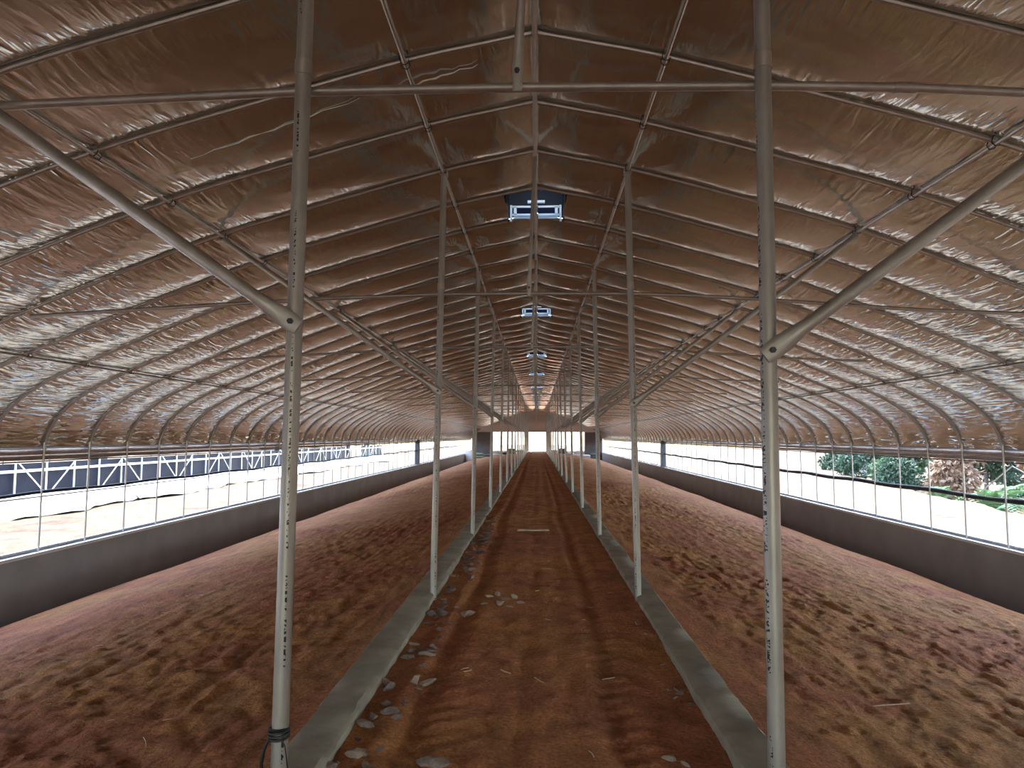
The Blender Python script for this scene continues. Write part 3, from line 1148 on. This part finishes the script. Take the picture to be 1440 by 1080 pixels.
for q in range(120):
    y = 3.1 + 10.5 * random.random() ** 1.1
    x = -0.905 + 0.24 * random.random() ** 1.3
    stone(x, y, random.uniform(0.014, 0.05), random.choice(['stone', 'stone_purple', 'stone_purple', 'stone']),
          'small grey or purple rubble stone strewn along the left kerb', 'rubble along the left kerb')
for q in range(22):
    y = 8.3 + 3.4 * random.random()
    stone(-0.885 + 0.16 * random.random(), y, random.uniform(0.04, 0.075), 'stone_purple', 'flat slate piece heaped against the left kerb between the second and third posts', 'slate heap by the left kerb', 0, 1.5)
for q in range(12):
    y = 3.2 + 3.0 * random.random()
    stone(0.80 + 0.10 * random.random(), y, random.uniform(0.012, 0.026), 'stone', 'small pebble lying against the right kerb', 'pebbles along the right kerb')
stone(0.63, 3.46, 0.030, 'stone_pale', 'pale pebble on the right of the path near the bottom', None, 2)
stone(0.70, 3.40, 0.024, 'stone', 'grey pebble just right of a pale one on the path', None, 3)

t = tag(obj('plank', MB().box(-0.25, 0.25, -0.045, 0.045, 0, 0.022), 'wood', None, (-0.045, 11.36, 0.012), 0.02),
        'short weathered plank lying across the path', 'plank')

me_straws = []
for q in range(4):
    L = 0.5
    pts = [(-L + 2 * L * j / 5, 0.06 * math.sin(j * 0.6 + q), 0.0) for j in range(6)]
    me_ = MB().tube(pts, 0.022, 4).mesh('straw')
    me_.materials.append(M['straw'])
    me_straws.append(me_)


def straw(x, y, L, rz, label, group=None):
    if abs(x) < 0.92:
        z = float(path_z(np.array([[x]]), np.array([[y]]))[0, 0])
    else:
        z = float(bed_z(np.array([[x]]), np.array([[y]]), math.copysign(1, x))[0, 0])
    o = obj('straw', random.choice(me_straws), None, None, (x, y, z + 0.012), rz)
    o.scale = (L, L * 0.8, min(0.1, L * 0.5))
    o.scale = (L, 0.10, 0.10)
    return tag(o, label, 'straw', group)


straw(-2.02, 3.75, 0.13, 2.2, 'bent pale straw on the left bed, left of the nearest post')
straw(-1.75, 3.15, 0.10, 0.1, 'short straw at the bottom of the left bed')
straw(2.2, 4.6, 0.26, 0.25, 'long curved straw on the right bed beyond the nearest right post')
straw(0.46, 4.55, 0.09, 0.6, 'straight straw on the right half of the path')
straw(-0.18, 4.62, 0.10, 2.3, 'straw left of centre on the path')
straw(0.03, 4.45, 0.11, 2.2, 'straw in the middle of the path')
straw(0.12, 8.2, 0.12, 0.1, 'straw lying across the path past the second posts')
straw(0.27, 3.45, 0.07, 1.9, 'short straw low on the right of the path')
for q in range(36):
    x = random.choice([-1, 1]) * random.uniform(1.3, 4.8)
    straw(x, random.uniform(3.0, 9.5), random.uniform(0.03, 0.08), random.uniform(0, 3.1), 'tiny scrap of dry straw scattered on the soil beds', 'straw scraps on the beds')
for q in range(12):
    straw(random.uniform(-0.5, 0.8), random.uniform(3.2, 9.0), random.uniform(0.03, 0.06), random.uniform(0, 3.1), 'tiny scrap of dry straw scattered on the path', 'straw scraps on the path')


def sack_mesh(seed):
    r = random.Random(seed)
    import bmesh
    bm = bmesh.new()
    bmesh.ops.create_icosphere(bm, subdivisions=3, radius=1.0)
    for v in bm.verts:
        v.co.x = math.copysign(abs(v.co.x) ** 0.6, v.co.x) * 0.42
        v.co.y = math.copysign(abs(v.co.y) ** 0.6, v.co.y) * 0.28
        v.co.z = math.copysign(abs(v.co.z) ** 0.8, v.co.z) * 0.13
        v.co += Vector((r.uniform(-1, 1), r.uniform(-1, 1), r.uniform(-1, 1))) * 0.012
    me = bpy.data.meshes.new('sack')
    bm.to_mesh(me)
    bm.free()
    me.shade_smooth()
    return me


sacks = {m_: sack_mesh(i) for i, m_ in enumerate(('sack', 'sack_dark', 'sack_green'))}
for k_, me_ in sacks.items():
    me_.materials.append(M[k_])
for s, mats in ((-1, ['sack_dark', 'sack_green', 'sack_dark', 'sack', 'sack_dark', 'sack_green']), (1, ['sack', 'sack_dark', 'sack', 'sack', 'sack', 'sack_dark'])):
    for q, mt in enumerate(mats):
        x = s * (1.7 + q * 0.8)
        y = Y_END - 3.0 - (q % 2) * 0.8
        z = float(bed_z(np.array([[x]]), np.array([[y]]), s)[0, 0])
        for lv in range(2 if q % 2 else 1):
            o = obj('sack', sacks[mt], None, None, (x, y, z + 0.135 + lv * 0.272), random.uniform(-.15, .15))
            cname = {'sack': 'white', 'sack_dark': 'dark', 'sack_green': 'green'}[mt]
            tag(o, '%s filled sack lying at the far end of the %s bed' % (cname, 'left' if s < 0 else 'right'), 'sack', 'sacks at the far end')
tag(obj('concrete_block', MB().box(-0.25, 0.25, -1.2, 1.2, 0, 1.02), 'sack', None, (-6.42, Y_END - 7.0, -0.82)), 'pale rendered block against the left wall near the far end', 'block')

# ------------------------------------------------------------------ neighbouring house on the left
XN = -12.0
nb = thing('neighbour_greenhouse', 'white pipe frame greenhouse with a black skirt seen through the left opening', 'greenhouse', (XN, 20, -0.36))


def nobj(name, m, mat, par=None):
    o = obj(name, m, mat, nb)
    o.matrix_parent_inverse = Matrix.Translation((-XN, -20, 0.36))
    return o


NY0, NY1 = -6.0, 55.0
# black skirt in panels
yy = NY0
me_pan = {}
while yy < NY1:
    y1 = min(yy + 4.2, NY1)
    if not (41.5 < yy < 45):
        nobj('skirt_panel', MB().box(XN - 0.06, XN - 0.03, yy, y1 - 0.02, -0.45, 0.83), 'black')
    yy = y1
nobj('rail', MB().tube([(XN + 0.02, NY0, 0.655), (XN + 0.02, NY1, 0.655)], 0.034, 8), 'white_steel')
nobj('eave_rail', MB().tube([(XN, NY0, 1.75), (XN, NY1, 1.75)], 0.03, 8), 'white_steel')
me_np = MB().tube([(0, 0, -0.45), (0, 0, 1.78)], 0.023, 8).mesh('post')
me_np.materials.append(M['white_steel'])
i = 0
yy = NY0
dg = [MB().tube([(0, -0.5, 0.05), (0, 0.5, 0.86)], 0.015, 6).mesh('diagonal'), MB().tube([(0, 0.5, 0.05), (0, -0.5, 0.86)], 0.015, 6).mesh('diagonal')]
for d in dg:
    d.materials.append(M['white_steel'])
while yy < NY1:
    o = nobj('post', me_np, None)
    o.location = (XN + 0.02, yy, 0)
    if i % 3 != 2:
        o = nobj('diagonal', dg[i % 2], None)
        o.location = (XN + 0.07, yy + 0.52, 0)
    yy += 1.05
    i += 1
for yy, w in ((19.6, 0.30), (33.5, 0.25), (46.0, 0.4), (51.0, 0.4)):
    nobj('dark_pillar', MB().box(XN - 0.40, XN - 0.10, yy - w / 2, yy + w / 2, -0.45, 1.75), 'dark_panel')
yy = NY0
me_iv = MB().tube([(0, 0, -0.45), (0, 0, 1.9)], 0.022, 6).mesh('inner_post')
me_iv.materials.append(M['dark_steel'])
while yy < NY1:
    o = nobj('inner_post', me_iv, None)
    o.location = (XN - 12.2, yy + 0.4, 0)
    yy += 3.1
# roof of the neighbour
arcn = [(-6.1 + 12.2 * j / 16) for j in range(17)]
m = MB()
vs_, fs = [], []
for j, a in enumerate(arcn):
    z = 1.75 + 2.5 * (1 - (a / 6.1) ** 2) ** 0.7
    for y in (NY0, NY1):
        vs_ += [(XN - 6.1 + a, y, z), (XN - 6.1 + a, y, z + 0.03)]
for j in range(16):
    a, b = j * 4, (j + 1) * 4
    fs += [(a, a + 2, b + 2, b), (a + 1, b + 1, b + 3, a + 3), (a, b, b + 1, a + 1), (a + 2, a + 3, b + 3, b + 2)]
m.add(vs_, fs)
nobj('roof_film', m, 'flap')

# white film lying on the bank in front of it, in overlapping lengths
seg = [(-6, 9.5), (9.2, 20.5), (20.2, 34), (33.6, 55)]
for q, (a, b) in enumerate(seg):
    ys = np.arange(a, b + 0.01, 0.25)
    n = 7
    vs_, fs = [], []
    for yv in ys:
        edge = -11.30 + 0.22 * math.sin(yv * 0.8 + q) + 0.12 * math.sin(yv * 2.3)
        for j in range(n):
            f_ = j / (n - 1)
            x = edge + (-11.93 - edge) * f_
            zz = -0.31 + 0.42 * f_ ** 0.8 + 0.02 * math.sin(yv * 5 + j * 1.7)
            vs_.append((x, yv, zz))
    k_ = len(ys)
    for r_ in range(k_ - 1):
        for j in range(n - 1):
            fs.append((r_ * n + j, (r_ + 1) * n + j, (r_ + 1) * n + j + 1, r_ * n + j + 1))
    o = obj('ground_sheet', MB().add(vs_, fs), 'sheet')
    sd = o.modifiers.new('thickness', 'SOLIDIFY')
    sd.thickness = 0.015
    tag(o, '%s length of white film laid on the bank before the black skirt outside left' % ORD[q], 'sheet', 'white film sheets outside')

# ------------------------------------------------------------------ planting on the right
def foliage_mesh(name, blobs, n, size, seed, droop=0.3):
    r = np.random.default_rng(seed)
    w = np.array([b[3] ** 2 for b in blobs], float)
    w /= w.sum()
    bi = r.choice(len(blobs), n, p=w)
    B = np.array([b[:3] for b in blobs])[bi]
    R = np.array([b[3] for b in blobs])[bi]
    d = r.normal(size=(n, 3))
    d /= np.linalg.norm(d, axis=1)[:, None]
    rad = R * (0.55 + 0.5 * r.random(n))
    c = B + d * rad[:, None] * np.array([1, 1, 0.85])
    t = d + r.normal(size=(n, 3)) * 0.6
    t[:, 2] -= droop
    t /= np.linalg.norm(t, axis=1)[:, None]
    s = np.cross(t, r.normal(size=(n, 3)))
    s /= np.linalg.norm(s, axis=1)[:, None]
    L = size * (0.6 + 0.8 * r.random(n))[:, None]
    W = L * 0.32
    p0 = c
    p1 = c + t * L * 0.5 + s * W
    p2 = c + t * L
    p3 = c + t * L * 0.5 - s * W
    nrm_ = np.cross(t, s)
    p1 = p1 + nrm_ * L * 0.08
    p3 = p3 + nrm_ * L * 0.08
    co = np.stack([p0, p1, p2, p3], 1).reshape(-1, 3)
    idx = np.arange(n)[:, None] * 4
    tri = np.concatenate([idx + np.array([[0, 1, 2]]), idx + np.array([[0, 2, 3]])], 0)
    me = bpy.data.meshes.new(name)
    me.from_pydata(co.tolist(), [], tri.tolist())
    me.update()
    return me


def gz(x, y):
    return float(yard_z(np.array([[x]]), np.array([[y]]))[0, 0])


def shrub(name, label, x, y, h, rad, mat, n, size, seed, cat='shrub', trunk=0.05, group=None, nb_=7):
    r = random.Random(seed)
    y *= 1.18
    z = gz(x, y)
    t = thing(name, label, cat, (x, y, z), group)
    blobs = []
    for q in range(nb_):
        a = r.uniform(0, 6.28)
        rr = r.uniform(0.1, 0.75) * rad
        zz = h * (0.22 + 0.7 * (q + 0.5) / nb_)
        blobs.append((math.cos(a) * rr, math.sin(a) * rr, zz, rad * r.uniform(0.38, 0.6)))
    f = obj('foliage', foliage_mesh('foliage', blobs, n, size, seed), mat, t)
    f['kind'] = 'stuff'
    m = MB()
    m.tube([(0, 0, -0.2), (0.04, 0.02, h * 0.35), (0.0, 0.06, h * 0.8)], [trunk, trunk * 0.8, trunk * 0.3], 8)
    tr = obj('trunk', m, 'bark', t)
    for q in range(3):
        b = blobs[q * 2 % nb_]
        obj('branch', MB().tube([(0.02, 0.01, h * (0.2 + 0.15 * q)), (b[0] * 0.5, b[1] * 0.5, b[2] * 0.8), (b[0], b[1], b[2])],
                                [trunk * 0.5, trunk * 0.35, trunk * 0.15], 6), 'bark', tr)
    return t


def frond_mesh(L=1.2):
    m = MB()
    n = 16
    pts = []
    for j in range(n + 1):
        a = j / n
        pts.append(Vector((a * L * 0.9, 0, 0.55 * L * math.sin(a * 2.1) - 0.25 * L * a * a)))
    m.tube(pts, [0.010 * (1 - 0.8 * j / n) for j in range(n + 1)], 4)
    for j in range(2, n):
        p = pts[j]
        l = 0.30 * L * math.sin(math.pi * min(1, (j + 1) / (n + 1))) ** 0.7 + 0.03
        for s in (-1, 1):
            tip = p + Vector((l * 0.55, s * l, -l * 0.25))
            w = Vector((0.028 * L, 0, 0))
            mid = (p + tip) * 0.5 + Vector((0, 0, 0.02))
            m.add([p - w * 0.4, mid - w, tip, mid + w], [(0, 1, 2), (0, 2, 3)])
    me = m.mesh('frond')
    return me


me_frond = frond_mesh()
me_frond.materials.append(M['leaf_bright'])


def fern(label, x, y, sc, n, seed):
    r = random.Random(seed)
    y *= 1.18
    t = thing('fern', label, 'fern', (x, y, gz(x, y)), 'ferns beyond the terrace')
    obj('crown', MB().tube([(0, 0, -0.2), (0, 0, 0.25 * sc), (0, 0, 0.4 * sc)], [0.09 * sc, 0.10 * sc, 0.05 * sc], 8), 'bark', t)
    for q in range(n):
        o = obj('frond', me_frond, None, t, (0, 0, 0.3 * sc), q * 2.4 + r.uniform(-.3, .3))
        o.rotation_euler = (r.uniform(-.15, .15), -r.uniform(-0.35, 0.75), q * 2.4 + r.uniform(-.3, .3))
        e = sc * r.uniform(0.75, 1.15)
        o.scale = (e, e, e)


fern('bright green fern between the last two uprights of the right opening', 15.0, 20.3, 1.15, 22, 1)
fern('green fern partly cut off by the right edge of the picture', 16.4, 17.7, 1.1, 18, 2)
fern('small bright fern low on the ditch bank outside right', 15.0, 23.2, 0.6, 14, 3)
shrub('leafy_shrub', 'brown withered shrub beside the bright fern outside right', 16.3, 24.3, 2.8, 1.1, 'leaf_brown', 2200, 0.22, 21)
shrub('leafy_shrub', 'tan dry shrub above the ferns at the right edge', 17.4, 21.0, 3.4, 1.2, 'leaf_brown', 2200, 0.22, 22)
shrub('leafy_tree', 'dark green tree behind the brown shrub outside right', 18.8, 26.0, 4.6, 1.9, 'leaf_dark', 5200, 0.22, 23, 'tree', 0.09)
shrub('leafy_tree', 'green leafy tree at the far right behind the ferns', 20.9, 23.0, 4.8, 2.0, 'leaf_green', 5200, 0.22, 24, 'tree', 0.09)
shrub('leafy_tree', 'dense green tree left of the brown shrub outside right', 18.6, 30.6, 4.6, 1.5, 'leaf_green', 4200, 0.22, 25, 'tree', 0.09)
shrub('leafy_tree', 'dark slender-trunked tree among the green trees outside right', 19.8, 34.6, 5.0, 1.8, 'leaf_dark', 4200, 0.22, 26, 'tree', 0.10)
shrub('leafy_tree', 'mid green tree deeper in the thicket outside right', 24.2, 36.2, 5.0, 2.1, 'leaf_green', 4200, 0.25, 27, 'tree', 0.10)
shrub('leafy_tree', 'haze-tinted grey-green tree where the thicket thins out', 21.5, 39.5, 5.0, 2.1, 'leaf_hazed', 4200, 0.25, 28, 'tree', 0.10)
shrub('leafy_tree', 'pale haze-tinted tree left of the thicket outside right', 24.5, 45.5, 5.0, 2.3, 'leaf_hazed', 4200, 0.25, 29, 'tree', 0.10)
shrub('leafy_tree', 'furthest pale haze-tinted tree above the bright terrace', 28.5, 54.0, 5.0, 2.6, 'leaf_hazed', 4200, 0.28, 30, 'tree', 0.10)
for q, (x, y) in enumerate(((14.6, 15.3), (15.2, 26.0), (16.4, 27.9), (17.0, 32.9), (18.4, 37.6))):
    shrub('ditch_bush', 'low dark bush in the ditch below the trees outside right', x, y, 1.5, 0.9, 'leaf_dark', 1800, 0.16, 40 + q, 'bush', 0.03, 'bushes in the ditch')
